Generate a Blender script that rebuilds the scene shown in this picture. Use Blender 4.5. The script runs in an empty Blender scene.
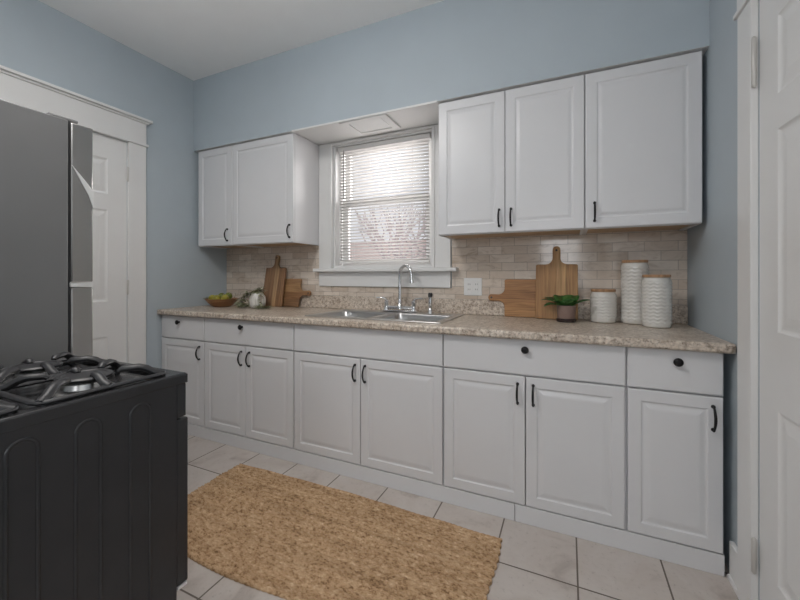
import bpy, bmesh, math, random
from mathutils import Vector, Matrix
C = bpy.context.scene.collection
sc = bpy.context.scene
PI = math.pi
random.seed(7)

# ------------------------------------------------------------------ camera
cam_d = bpy.data.cameras.new('camera'); cam = bpy.data.objects.new('camera', cam_d); C.objects.link(cam)
cam.location = (2.8483, -1.8216, 1.1703)
cam.rotation_euler = (PI/2, 0, 0.4265)
cam_d.sensor_width = 36; cam_d.lens = 369.17/800*36
cam_d.shift_y = -(300-275.23)/800
cam_d.clip_start = .02
sc.camera = cam

# ------------------------------------------------------------------ world, lights, exposure
w = bpy.data.worlds.new('sky'); sc.world = w; w.use_nodes = True
bg = w.node_tree.nodes['Background']; bg.inputs[0].default_value = (.93, .95, 1, 1); bg.inputs[1].default_value = .92
def area(name, loc, rot, sx, sy, power, col):
    l = bpy.data.lights.new(name, 'AREA'); l.shape = 'RECTANGLE'; l.size = sx; l.size_y = sy; l.energy = power; l.color = col
    o = bpy.data.objects.new(name, l); C.objects.link(o); o.location = loc; o.rotation_euler = rot
    return o
area('rear_window_daylight', (2.72, -4.10, 1.55), (PI/2, 0, 0), 0.6, 1.0, 9, (.97, .98, 1))
area('left_fill', (.06, -3.1, 1.6), (PI/2, 0, -PI/2), 1.3, 1.4, 5, (.93, .98, 1))  # added fill from the left to even out the room, unseen source
area('right_fill', (3.37, -2.7, 1.6), (PI/2, 0, PI/2), 1.3, 1.4, 3, (1, .98, .93))  # added fill towards left wall, fridge and stove; no window in this wall
area('rear_bounce_fill', (2.75, -2.6, 1.85), (PI, 0, 0), .4, .4, 3, (1, .99, .97))  # added uplight behind the camera, bounced off the ceiling; no real lamp
area('overhead_fill', (1.5, -1.45, 2.70), (0, 0, 0), .5, .5, 18, (1, .95, .91))  # unseen overhead fill, added to light everything below it
area('ceiling_fill', (1.8, -1.5, 2.2), (PI, 0, 0), .35, .35, 10, (1, .97, .96))  # upward fill added to brighten the ceiling; no pendant hangs here
area('sink_window_daylight', (1.75, 2.3, 2.6), (PI/2-.25, 0, PI), 2.2, 1.4, 200, (1, .965, .96))
sc.view_settings.view_transform = 'Standard'; sc.view_settings.look = 'None'
sc.view_settings.gamma = 1; sc.view_settings.use_curve_mapping = False
sc.view_settings.exposure = 0.09
sc.cycles.max_bounces = 10; sc.cycles.diffuse_bounces = 6

# ------------------------------------------------------------------ materials
def lin(r, g, b):
    f = lambda c: (c/255/12.92) if c/255 <= .04045 else ((c/255+.055)/1.055)**2.4
    return (f(r), f(g), f(b), 1)
class NT:
    def __init__(s, name):
        s.m = bpy.data.materials.new(name); s.m.use_nodes = True; s.t = s.m.node_tree
        s.b = s.t.nodes['Principled BSDF']
    def n(s, typ, **kw):
        x = s.t.nodes.new(typ)
        for k, v in kw.items():
            if k in x.inputs: x.inputs[k].default_value = v
            else: setattr(x, k, v)
        return x
    def l(s, a, b): s.t.links.new(a, b)
    def coord(s, scale=(1, 1, 1), loc=(0, 0, 0), rot=(0, 0, 0)):
        c = s.n('ShaderNodeTexCoord'); mp = s.n('ShaderNodeMapping')
        mp.inputs['Scale'].default_value = scale; mp.inputs['Location'].default_value = loc; mp.inputs['Rotation'].default_value = rot
        s.l(c.outputs['Object'], mp.inputs[0]); return mp.outputs[0]
    def ramp(s, fac, stops):
        r = s.n('ShaderNodeValToRGB'); e = r.color_ramp.elements
        while len(e) < len(stops): e.new(.5)
        for i, (p, c) in enumerate(stops): e[i].position = p; e[i].color = c
        s.l(fac, r.inputs[0]); return r.outputs[0]
    def bump(s, h, strength=.2, dist=.002):
        b = s.n('ShaderNodeBump'); b.inputs['Strength'].default_value = strength; b.inputs['Distance'].default_value = dist
        s.l(h, b.inputs['Height']); s.l(b.outputs[0], s.b.inputs['Normal'])
    def mix(s, fac, a, b, mode='MIX'):
        x = s.n('ShaderNodeMix', data_type='RGBA', blend_type=mode)
        for i, v in ((0, fac), (6, a), (7, b)):
            if hasattr(v, 'links'): s.l(v, x.inputs[i])
            else: x.inputs[i].default_value = v
        return x.outputs[2]
def plain(name, col, rough=.5, metal=0, noise=.03, scale=6, bump=0, coat=0, spec=.5):
    t = NT(name); t.b.inputs['Roughness'].default_value = rough; t.b.inputs['Metallic'].default_value = metal
    t.b.inputs['Specular IOR Level'].default_value = spec
    if coat: t.b.inputs['Coat Weight'].default_value = coat
    v = t.coord(); nz = t.n('ShaderNodeTexNoise', Scale=scale, Detail=4.0); t.l(v, nz.inputs[0])
    d = lambda k: tuple(max(0, min(1, c*k)) for c in col[:3])+(1,)
    t.l(t.ramp(nz.outputs[0], [(.3, d(1-noise)), (.7, d(1+noise))]), t.b.inputs['Base Color'])
    if bump:
        n2 = t.n('ShaderNodeTexNoise', Scale=180.0, Detail=2.0); t.l(v, n2.inputs[0]); t.bump(n2.outputs[0], bump, .001)
    return t.m
M = {}
M['wall'] = plain('blue_wall_paint', (.470, .530, .572, 1), .55, noise=.015, bump=.05)
M['ceil'] = plain('ceiling_paint', (.92, .92, .915, 1), .8, noise=.01)
M['trim'] = plain('trim_paint', (.78, .775, .765, 1), .38, noise=.015)
M['cab'] = plain('white_cabinet_finish', (.715, .712, .722, 1), .30, noise=.008)
M['cabin'] = plain('cabinet_interior', (.55, .55, .55, 1), .6)
M['tan'] = plain('raw_cabinet_underside', (.52, .36, .22, 1), .6, noise=.12, scale=12)
M['bronze'] = plain('dark_bronze', (.018, .017, .018, 1), .35, .6, noise=.2)
M['steel'] = plain('brushed_steel', (.62, .61, .60, 1), .28, 1, noise=.03)
M['chrome'] = plain('chrome', (.80, .80, .81, 1), .12, 1, noise=.01)
M['stove'] = plain('black_enamel', (.027, .027, .029, 1), .24, noise=.1)
M['iron'] = plain('cast_iron', (.022, .022, .024, 1), .45, noise=.15, bump=.2)
M['fridge'] = plain('grey_fridge_panel', (.175, .175, .175, 1), .42, noise=.03, bump=.06)
M['fdoor'] = plain('stainless_fridge_door', (.42, .405, .39, 1), .24, .85, noise=.03)
M['gasket'] = plain('dark_gasket', (.03, .03, .032, 1), .7)
M['bright'] = plain('bright_edge_metal', (.85, .85, .84, 1), .3, .4, noise=.01)
M['ceramic'] = plain('cream_glazed_ceramic', (.72, .70, .66, 1), .12, noise=.02, coat=.5)
M['white'] = plain('white_plastic', (.80, .80, .79, 1), .35, noise=.01)
M['slot'] = plain('dark_slot', (.05, .05, .05, 1), .6)
M['blind'] = plain('blind_slat_white', (.80, .78, .76, 1), .45, noise=.02)
M['pot'] = plain('mauve_terracotta', (.30, .205, .175, 1), .5, noise=.12, scale=14)
M['potbase'] = plain('dark_saucer_glaze', (.035, .022, .022, 1), .25)
M['soil'] = plain('potting_soil', (.04, .028, .02, 1), .9, noise=.4, scale=90)
M['leaf'] = plain('glossy_green_leaf', (.045, .15, .035, 1), .3, noise=.35, scale=25)
M['sage'] = plain('sage_green_leaf', (.33, .34, .21, 1), .6, noise=.4, scale=30)
M['pear'] = plain('yellow_green_pear_skin', (.40, .36, .055, 1), .4, noise=.22, scale=16)
M['lime'] = plain('green_lime_skin', (.19, .23, .04, 1), .4, noise=.22, scale=20)
M['hinge'] = plain('painted_hinge', (.60, .58, .55, 1), .4, .3)
M['wand'] = plain('smoky_wand_plastic', (.22, .21, .20, 1), .3)
M['snow'] = plain('snowy_ground', (.85, .85, .87, 1), .9)
M['bark'] = plain('grey_tree_bark', (.52, .43, .42, 1), .9, noise=.3, scale=12)

def wood(name, axis, cols, width, ring=14):
    t = NT(name); t.b.inputs['Roughness'].default_value = .45
    v = t.coord(); sx = t.n('ShaderNodeSeparateXYZ'); t.l(v, sx.inputs[0])
    dv = t.n('ShaderNodeMath', operation='MULTIPLY'); t.l(sx.outputs[axis], dv.inputs[0]); dv.inputs[1].default_value = 1/width
    fl = t.n('ShaderNodeMath', operation='FLOOR'); t.l(dv.outputs[0], fl.inputs[0])
    wn = t.n('ShaderNodeTexWhiteNoise', noise_dimensions='1D'); t.l(fl.outputs[0], wn.inputs['W'])
    base = t.ramp(wn.outputs['Value'], [(i/(len(cols)-1), c) for i, c in enumerate(cols)])
    s = [1.5, 1.5, 1.5]; s[axis] = 30
    v2 = t.coord(scale=s); nz = t.n('ShaderNodeTexNoise', Scale=float(ring)/4, Detail=6.0, Distortion=.8); t.l(v2, nz.inputs[0])
    g = t.ramp(nz.outputs[0], [(.3, (.62, .57, .52, 1)), (.65, (1.1, 1.06, 1.0, 1))])
    t.l(t.mix(1.0, base, g, 'MULTIPLY'), t.b.inputs['Base Color'])
    t.bump(nz.outputs[0], .1, .001)
    return t.m
oak = [(.37, .195, .075, 1), (.50, .29, .125, 1), (.57, .355, .165, 1), (.44, .245, .10, 1)]
M['board_tall'] = wood('acacia_upright_grain', 0, oak, .052)
M['board_wide'] = wood('acacia_level_grain', 2, [(.41, .21, .085, 1), (.50, .28, .12, 1), (.32, .155, .065, 1)], .055)
M['board_stripe'] = wood('striped_acacia', 0, [(.25, .14, .075, 1), (.33, .195, .11, 1), (.58, .40, .23, 1), (.29, .165, .09, 1), (.41, .24, .13, 1)], .041)
M['board_dark'] = wood('dark_acacia', 2, [(.34, .18, .085, 1), (.21, .115, .06, 1), (.48, .29, .14, 1)], .062)
M['lid'] = wood('bamboo_lid', 0, [(.44, .26, .14, 1), (.52, .32, .18, 1)], .03)
M['bowl'] = wood('turned_wood', 2, [(.27, .125, .055, 1), (.35, .18, .08, 1)], .02)

def granite():
    t = NT('granite_laminate'); t.b.inputs['Roughness'].default_value = .32
    v = t.coord()
    a = t.n('ShaderNodeTexNoise', Scale=52.0, Detail=6.0, Roughness=.65); t.l(v, a.inputs[0])
    b = t.n('ShaderNodeTexNoise', Scale=110.0, Detail=4.0); t.l(v, b.inputs[0])
    c = t.n('ShaderNodeTexNoise', Scale=7.0, Detail=3.0); t.l(v, c.inputs[0])
    c1 = t.ramp(a.outputs[0], [(.29, (.22, .175, .14, 1)), (.42, (.46, .39, .325, 1)), (.54, (.64, .57, .495, 1)), (.72, (.76, .71, .64, 1))])
    c2 = t.ramp(b.outputs[0], [(.34, (.58, .54, .50, 1)), (.46, (1, 1, 1, 1)), (.66, (1.12, 1.1, 1.08, 1))])
    c3 = t.ramp(c.outputs[0], [(.3, (.90, .86, .82, 1)), (.7, (1.05, 1.05, 1.05, 1))])
    t.l(t.mix(1.0, t.mix(1.0, c1, c2, 'MULTIPLY'), c3, 'MULTIPLY'), t.b.inputs['Base Color'])
    return t.m
M['granite'] = granite()

def tilefloor():
    t = NT('stone_floor_tile'); P = .3125
    v = t.coord(loc=(-.0705, -.0295, 0))
    br = t.n('ShaderNodeTexBrick', offset=0.0, squash=1.0); t.l(v, br.inputs[0])
    for k, x in (('Scale', 1.0), ('Brick Width', P), ('Row Height', P), ('Mortar Size', .0034), ('Mortar Smooth', .1)): br.inputs[k].default_value = x
    br.inputs['Color1'].default_value = (.97, .97, .97, 1); br.inputs['Color2'].default_value = (1.03, 1.03, 1.03, 1)
    v2 = t.coord(); n1 = t.n('ShaderNodeTexNoise', Scale=5.0, Detail=8.0, Roughness=.6, Distortion=.7); t.l(v2, n1.inputs[0])
    n2 = t.n('ShaderNodeTexNoise', Scale=45.0, Detail=5.0, Roughness=.7); t.l(v2, n2.inputs[0])
    c1 = t.ramp(n1.outputs[0], [(.28, (.37, .32, .285, 1)), (.45, (.515, .46, .42, 1)), (.7, (.565, .52, .485, 1))])
    c2 = t.ramp(n2.outputs[0], [(.27, (.72, .70, .68, 1)), (.42, (1, 1, 1, 1)), (.7, (1.03, 1.03, 1.03, 1))])
    col = t.mix(1.0, t.mix(1.0, c1, c2, 'MULTIPLY'), br.outputs[0], 'MULTIPLY')
    t.l(t.mix(br.outputs['Fac'], col, (.15, .125, .105, 1)), t.b.inputs['Base Color'])
    r = t.n('ShaderNodeMapRange'); t.l(br.outputs['Fac'], r.inputs[0]); r.inputs[3].default_value = .34; r.inputs[4].default_value = .9
    t.l(r.outputs[0], t.b.inputs['Roughness'])
    inv = t.n('ShaderNodeMath', operation='SUBTRACT'); inv.inputs[0].default_value = 1; t.l(br.outputs['Fac'], inv.inputs[1])
    t.bump(inv.outputs[0], .5, .002)
    return t.m
M['floor'] = tilefloor()

def subway():
    t = NT('beige_subway_tile')
    v = t.coord(rot=(-PI/2, 0, 0), loc=(.03, 0, 0))
    # world x -> brick x, world z -> brick y
    c = t.n('ShaderNodeTexCoord'); s = t.n('ShaderNodeSeparateXYZ'); t.l(c.outputs['Object'], s.inputs[0])
    cb = t.n('ShaderNodeCombineXYZ'); t.l(s.outputs[0], cb.inputs[0])
    ad = t.n('ShaderNodeMath', operation='ADD'); t.l(s.outputs[2], ad.inputs[0]); ad.inputs[1].default_value = -1.0415+.0525*2
    t.l(ad.outputs[0], cb.inputs[1])
    br = t.n('ShaderNodeTexBrick', offset=.5); t.l(cb.outputs[0], br.inputs[0])
    for k, x in (('Scale', 1.0), ('Brick Width', .154), ('Row Height', .0525), ('Mortar Size', .0013), ('Mortar Smooth', .2), ('Bias', 0.0)): br.inputs[k].default_value = x
    br.inputs['Color1'].default_value = (.60, .50, .41, 1); br.inputs['Color2'].default_value = (.74, .66, .58, 1)
    n1 = t.n('ShaderNodeTexNoise', Scale=9.0, Detail=8.0, Roughness=.65, Distortion=1.2)
    mp = t.n('ShaderNodeMapping'); mp.inputs['Scale'].default_value = (1, 1, 2.6); t.l(c.outputs['Object'], mp.inputs[0]); t.l(mp.outputs[0], n1.inputs[0])
    g = t.ramp(n1.outputs[0], [(.33, (.78, .74, .70, 1)), (.48, (1, 1, 1, 1)), (.7, (1.08, 1.08, 1.08, 1))])
    col = t.mix(1.0, br.outputs[0], g, 'MULTIPLY')
    t.l(t.mix(br.outputs['Fac'], col, (.36, .30, .25, 1)), t.b.inputs['Base Color'])
    t.b.inputs['Roughness'].default_value = .09
    # every tile sits at a slightly different tilt
    bw = t.n('ShaderNodeTexNoise', Scale=4.5, Detail=1.0); t.l(c.outputs['Object'], bw.inputs[0])
    m1 = t.n('ShaderNodeMath', operation='MULTIPLY'); t.l(bw.outputs[0], m1.inputs[0]); m1.inputs[1].default_value = 1.6
    m2 = t.n('ShaderNodeMath', operation='SUBTRACT'); t.l(m1.outputs[0], m2.inputs[0]); t.l(br.outputs['Fac'], m2.inputs[1])
    t.bump(m2.outputs[0], .30, .002)
    return t.m
M['tile'] = subway()

def jute():
    t = NT('woven_jute'); t.b.inputs['Roughness'].default_value = .9; t.b.inputs['Specular IOR Level'].default_value = .15
    v = t.coord()
    a = t.n('ShaderNodeTexNoise', Scale=54.0, Detail=5.0, Roughness=.75); t.l(t.coord(scale=(.8, 1.5, 1), rot=(0, 0, .55)), a.inputs[0])
    b = t.n('ShaderNodeTexNoise', Scale=1.0, Detail=3.0); t.l(t.coord(scale=(2.2, 26, 1)), b.inputs[0])
    c1 = t.ramp(a.outputs[0], [(.33, (.15, .08, .037, 1)), (.47, (.44, .29, .165, 1)), (.60, (.56, .40, .255, 1)), (.74, (.76, .61, .44, 1))])
    c2 = t.ramp(b.outputs[0], [(.30, (.84, .80, .76, 1)), (.6, (1.06, 1.04, 1.02, 1))])
    t.l(t.mix(1.0, c1, c2, 'MULTIPLY'), t.b.inputs['Base Color'])
    t.bump(a.outputs[0], .5, .002)
    return t.m
M['jute'] = jute()

def glass():
    t = NT('window_glass'); gl = t.n('ShaderNodeBsdfGlossy', Roughness=.02); tr = t.n('ShaderNodeBsdfTransparent')
    fr = t.n('ShaderNodeFresnel', IOR=1.45); mx = t.n('ShaderNodeMixShader')
    t.l(fr.outputs[0], mx.inputs[0]); t.l(tr.outputs[0], mx.inputs[1]); t.l(gl.outputs[0], mx.inputs[2])
    t.l(mx.outputs[0], t.t.nodes['Material Output'].inputs[0]); return t.m
M['glass'] = glass()
def brickhouse():
    t = NT('pink_brick'); c = t.n('ShaderNodeTexCoord'); s = t.n('ShaderNodeSeparateXYZ'); t.l(c.outputs['Object'], s.inputs[0])
    cb = t.n('ShaderNodeCombineXYZ'); t.l(s.outputs[0], cb.inputs[0]); t.l(s.outputs[2], cb.inputs[1])
    br = t.n('ShaderNodeTexBrick'); t.l(cb.outputs[0], br.inputs[0])
    for k, x in (('Scale', 1.0), ('Brick Width', .22), ('Row Height', .075), ('Mortar Size', .006)): br.inputs[k].default_value = x
    br.inputs['Color1'].default_value = (.66, .50, .47, 1); br.inputs['Color2'].default_value = (.72, .57, .54, 1); br.inputs['Mortar'].default_value = (.6, .55, .5, 1)
    t.l(br.outputs[0], t.b.inputs['Base Color']); t.b.inputs['Roughness'].default_value = .9; return t.m
M['brick'] = brickhouse()

# ------------------------------------------------------------------ mesh helpers
def obj(name, bm, mats, parent=None, smooth=None, bevel=0, seg=2, subd=0):
    me = bpy.data.meshes.new(name)
    bmesh.ops.recalc_face_normals(bm, faces=bm.faces[:])
    bm.to_mesh(me); bm.free()
    for m in (mats if isinstance(mats, (list, tuple)) else [mats]): me.materials.append(m)
    o = bpy.data.objects.new(name, me); C.objects.link(o)
    if parent: o.parent = parent
    if bevel:
        b = o.modifiers.new('bevel', 'BEVEL'); b.width = bevel; b.segments = seg; b.limit_method = 'ANGLE'; b.angle_limit = math.radians(40)
        if smooth is None: smooth = 40
    if subd:
        s = o.modifiers.new('subd', 'SUBSURF'); s.levels = subd; s.render_levels = subd
    if smooth:
        for p in me.polygons: p.use_smooth = True
        me.set_sharp_from_angle(angle=math.radians(smooth))
    return o
def tag(o, label=None, cat=None, group=None, kind=None):
    if label: o['label'] = label
    if cat: o['category'] = cat
    if group: o['group'] = group
    if kind: o['kind'] = kind
    return o
def thing(name, loc, label=None, cat=None, group=None, kind=None, rz=0):
    o = bpy.data.objects.new(name, None); C.objects.link(o); o.empty_display_size = .05
    o.location = loc; o.rotation_euler = (0, 0, rz)
    return tag(o, label, cat, group, kind)
def box(bm, x0, x1, y0, y1, z0, z1, mi=0):
    vs = [bm.verts.new(p) for p in ((x0, y0, z0), (x1, y0, z0), (x1, y1, z0), (x0, y1, z0), (x0, y0, z1), (x1, y0, z1), (x1, y1, z1), (x0, y1, z1))]
    for q in ((3, 2, 1, 0), (4, 5, 6, 7), (0, 1, 5, 4), (1, 2, 6, 5), (2, 3, 7, 6), (3, 0, 4, 7)):
        f = bm.faces.new([vs[i] for i in q]); f.material_index = mi
    return vs
def boxes(*bs):
    bm = bmesh.new()
    for b in bs: box(bm, *b)
    return bm
def cells(xs, ys, zs, skip=()):
    """solid made of grid cells without inner faces; skip = cells left open"""
    bm = bmesh.new(); V = {}
    def v(i, j, k):
        if (i, j, k) not in V: V[(i, j, k)] = bm.verts.new((xs[i], ys[j], zs[k]))
        return V[(i, j, k)]
    nx, ny, nz = len(xs)-1, len(ys)-1, len(zs)-1
    full = lambda i, j, k: 0 <= i < nx and 0 <= j < ny and 0 <= k < nz and (i, j, k) not in skip
    F = {(-1, 0, 0): ((0, 0, 0), (0, 0, 1), (0, 1, 1), (0, 1, 0)), (1, 0, 0): ((1, 0, 0), (1, 1, 0), (1, 1, 1), (1, 0, 1)),
         (0, -1, 0): ((0, 0, 0), (1, 0, 0), (1, 0, 1), (0, 0, 1)), (0, 1, 0): ((0, 1, 0), (0, 1, 1), (1, 1, 1), (1, 1, 0)),
         (0, 0, -1): ((0, 0, 0), (0, 1, 0), (1, 1, 0), (1, 0, 0)), (0, 0, 1): ((0, 0, 1), (1, 0, 1), (1, 1, 1), (0, 1, 1))}
    for i in range(nx):
        for j in range(ny):
            for k in range(nz):
                if not full(i, j, k): continue
                for (a, b, c), q in F.items():
                    if not full(i+a, j+b, k+c): bm.faces.new([v(i+x, j+y, k+z) for x, y, z in q])
    return bm
def tube(bm, pts, r, n=8, closed=False, flat=1.0, up=Vector((0, 0, 1))):
    """sweep a circle (or flattened ellipse) along points; r is a number or a list"""
    pts = [Vector(p) for p in pts]; N = len(pts); rings = []
    R = r if isinstance(r, (list, tuple)) else [r]*N
    prev = None
    for i, p in enumerate(pts):
        a = pts[(i-1) % N] if (closed or i > 0) else p
        b = pts[(i+1) % N] if (closed or i < N-1) else p
        d = (b-a).normalized()
        if prev is None:
            u = d.cross(up)
            if u.length < 1e-3: u = d.cross(Vector((1, 0, 0)))
        else: u = prev - d*prev.dot(d)
        u.normalize(); prev = u; v = d.cross(u)
        rings.append([bm.verts.new(p + (u*math.cos(t)+v*math.sin(t)*flat)*R[i]) for t in [2*PI*k/n for k in range(n)]])
    for i in range(N if closed else N-1):
        A, B = rings[i], rings[(i+1) % N]
        for k in range(n): bm.faces.new((A[k], A[(k+1) % n], B[(k+1) % n], B[k]))
    if not closed:
        bm.faces.new(rings[0][::-1]); bm.faces.new(rings[-1])
def lathe(bm, prof, n=32, c=(0, 0, 0), caps=True, fn=None):
    rings = []
    for i, (r, z) in enumerate(prof):
        ring = []
        for k in range(n):
            t = 2*PI*k/n; rr = r + (fn(t, i, z) if fn else 0)
            ring.append(bm.verts.new((c[0]+rr*math.cos(t), c[1]+rr*math.sin(t), c[2]+z)))
        rings.append(ring)
    for a, b in zip(rings, rings[1:]):
        for k in range(n): bm.faces.new((a[k], a[(k+1) % n], b[(k+1) % n], b[k]))
    if caps:
        bm.faces.new(rings[0][::-1]); bm.faces.new(rings[-1])
def prism(bm, poly, y0, y1, mi=0):
    """poly in (x,z), extruded along y"""
    a = [bm.verts.new((x, y0, z)) for x, z in poly]; b = [bm.verts.new((x, y1, z)) for x, z in poly]
    bm.faces.new(a); bm.faces.new(b[::-1])
    for i in range(len(poly)):
        j = (i+1) % len(poly); bm.faces.new((a[i], b[i], b[j], a[j]))
def panel_face(bm, x0, x1, z0, z1, yf, yb, prof):
    """door leaf from x0..x1, z0..z1, front at yf (towards -y), back at yb; prof = (inset, depth) rings on the front"""
    rings = []
    back = [bm.verts.new(p) for p in ((x0, yb, z0), (x1, yb, z0), (x1, yb, z1), (x0, yb, z1))]
    bm.faces.new(back[::-1]); rings.append(back)
    for ins, dep in prof:
        rings.append([bm.verts.new(p) for p in ((x0+ins, yf+dep, z0+ins), (x1-ins, yf+dep, z0+ins), (x1-ins, yf+dep, z1-ins), (x0+ins, yf+dep, z1-ins))])
    for a, b in zip(rings, rings[1:]):
        for k in range(4): bm.faces.new((a[k], a[(k+1) % 4], b[(k+1) % 4], b[k]))
    bm.faces.new(rings[-1])
DOORP = [(0, .003), (.001, .0012), (.004, 0), (.046, 0), (.0485, .0008), (.051, .0042), (.054, .0052), (.060, .0048), (.074, .0016), (.080, .0009), (.083, .0006)]
UPP = [(0, .003), (.001, .0012), (.004, 0), (.050, 0), (.052, .0006), (.0545, .0034), (.058, .0044), (.064, .004), (.074, .0014), (.079, .001), (.082, .0008)]
DRWP = [(0, .004), (.0015, .0015), (.005, 0)]

# ------------------------------------------------------------------ the setting
W = 3.431; B = .61; ZC = 2.795; YR = -4.2
S = lambda name, bm, m, **k: tag(obj(name, bm, m, **k), kind='structure')
S('floor', boxes((-.15, W+.15, YR-.15, B+.17, -.12, 0)), M['floor'])
S('ceiling', boxes((-.15, W+.15, YR-.15, B+.17, ZC, ZC+.12)), M['ceil'])
WX0, WX1, WZ0, WZ1 = 1.17, 2.0, 1.225, 2.19
S('wall_back', cells([-.15, WX0, WX1, W+.15], [B, B+.17], [0, WZ0, WZ1, ZC], {(1, 0, 1)}), M['wall'])
# left wall with the panelled door's opening, right wall likewise, rear wall with its window
S('wall_left', cells([-.15, 0], [YR, -3.9, -2.4, -1.0, -.238, B], [0, .85, 2.115, ZC], {(0, 3, 0), (0, 3, 1), (0, 1, 1)}), M['wall'])
S('wall_right', cells([W, W+.15], [YR, -.98, -.20, B], [0, 2.105, ZC], {(0, 1, 0)}), M['wall'])
S('wall_rear', cells([-.15, 2.2, 3.25, W+.15], [YR-.15, YR], [0, .85, 2.25, ZC], {(1, 0, 1)}), M['wall'])
S('wall_front', boxes((0, 1.92, -1.95, -1.83, 0, ZC)), M['wall'])
# dropped soffit: blue face, white underside
bm = bmesh.new(); box(bm, 0, W, .274, B, 2.2075, ZC)
bm.faces.ensure_lookup_table(); bm.normal_update()
for f in bm.faces:
    if f.calc_center_median().z < 2.21: f.material_index = 1
S('wall_soffit', bm, [M['wall'], M['trim']])
S('trim_1', boxes((1.045, 2.14, .268, .276, 2.199, 2.211)), M['trim'])       # white edge strip under the soffit

def panel_door(name, parent, x_face, sign, y0, y1, z0, z1):
    """six panel door lying in a wall of constant x; sign = side the face looks to"""
    bm = bmesh.new(); t = .035; xf = x_face; xb = x_face - sign*t; rec = .006
    Wd = y1-y0; st = .118; mid = .10
    ys = [y0, y0+st, y0+Wd/2-mid/2, y0+Wd/2+mid/2, y1-st, y1]
    zs = [z0, z0+.21, z0+.745, z0+.985, z0+1.607, z0+1.715, z0+1.955, z1]
    def P(x, y, z): return bm.verts.new((x, y, z))
    for i in range(5):
        for k in range(7):
            a, b, c, d = ys[i], ys[i+1], zs[k], zs[k+1]
            if i in (1, 3) and k in (1, 3, 5):
                rings = []
                for ins, dep in ((0, 0), (.006, .004), (.012, rec), (.02, rec), (.05, .001), (.052, .001)):
                    x = xf - sign*dep
                    rings.append([P(x, a+ins, c+ins), P(x, b-ins, c+ins), P(x, b-ins, d-ins), P(x, a+ins, d-ins)])
                for r, s in zip(rings, rings[1:]):
                    for q in range(4): bm.faces.new((r[q], r[(q+1) % 4], s[(q+1) % 4], s[q]))
                bm.faces.new(rings[-1])
            else: bm.faces.new((P(xf, a, c), P(xf, b, c), P(xf, b, d), P(xf, a, d)))
    q = [(y0, z0), (y1, z0), (y1, z1), (y0, z1)]
    bm.faces.new([P(xb, a, b) for a, b in q])
    for i in range(4):
        (a, b), (c, d) = q[i], q[(i+1) % 4]; bm.faces.new((P(xf, a, b), P(xf, c, d), P(xb, c, d), P(xb, a, b)))
    bmesh.ops.remove_doubles(bm, verts=bm.verts[:], dist=1e-5)
    return obj(name, bm, M['trim'], parent)
def hinge(parent, x, y, z, h=.095):
    bm = bmesh.new()
    lathe(bm, [(.003, -h/2-.006), (.006, -h/2-.002), (.0075, -h/2), (.0075, h/2), (.006, h/2+.002), (.003, h/2+.006)], 12, (x, y, z))
    obj('hinge', bm, M['hinge'], parent, smooth=40)
d1 = thing('door_1', (0, 0, 0), kind='structure')
panel_door('door_leaf', d1, -.001, 1, -.9995, -.2384, .008, 2.114)
for z in (1.885, 1.085, .25): hinge(d1, .016, -.240, z)
bm = bmesh.new(); lathe(bm, [(.012, 0), (.012, .03), (.027, .04), (.03, .055), (.02, .07), (.004, .073)], 16)
bmesh.ops.rotate(bm, verts=bm.verts[:], matrix=Matrix.Rotation(PI/2, 3, 'Y')); bmesh.ops.translate(bm, verts=bm.verts[:], vec=(-.006, -.93, 1.0))
obj('door_knob', bm, M['steel'], d1, smooth=40)
# casing of the left door: side boards, header, bead and projecting cap
def casing(x, s, ya, yb, zt, yl, yr_):
    bm = bmesh.new(); X = lambda a, b: (min(x+s*a, x+s*b), max(x+s*a, x+s*b))
    box(bm, *X(0, .022), ya, yl, 0, zt); box(bm, *X(0, .022), yr_, yb, 0, zt)
    box(bm, *X(0, .030), ya-.014, yb+.014, zt, zt+.018)
    box(bm, *X(0, .024), ya, yb, zt+.018, zt+.165)
    box(bm, *X(0, .034), ya-.012, yb+.012, zt+.165, zt+.178)
    box(bm, *X(0, .052), ya-.030, yb+.030, zt+.178, zt+.196)
    return bm
S('trim_2', casing(0, 1, -1.125, -.118, 2.115, -1.0, -.238), M['trim'], bevel=.003)
d2 = thing('door_2', (0, 0, 0), kind='structure')
panel_door('door_leaf', d2, W+.001, -1, -.9795, -.2004, .01, 2.104)
hinge(d2, W-.014, -.203, 1.885, .16); hinge(d2, W-.014, -.203, .23, .11)
S('trim_3', casing(W, -1, -1.105, -.092, 2.105, -.98, -.20), M['trim'], bevel=.003)
S('baseboard_right', boxes((W-.016, W, -.092, .0, 0, .148), (W-.022, W, -.092, .0, 0, .02)), M['trim'], bevel=.003)
S('baseboard_left', boxes((0, .016, -.118, -.004, 0, .16)), M['trim'], bevel=.003)

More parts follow.
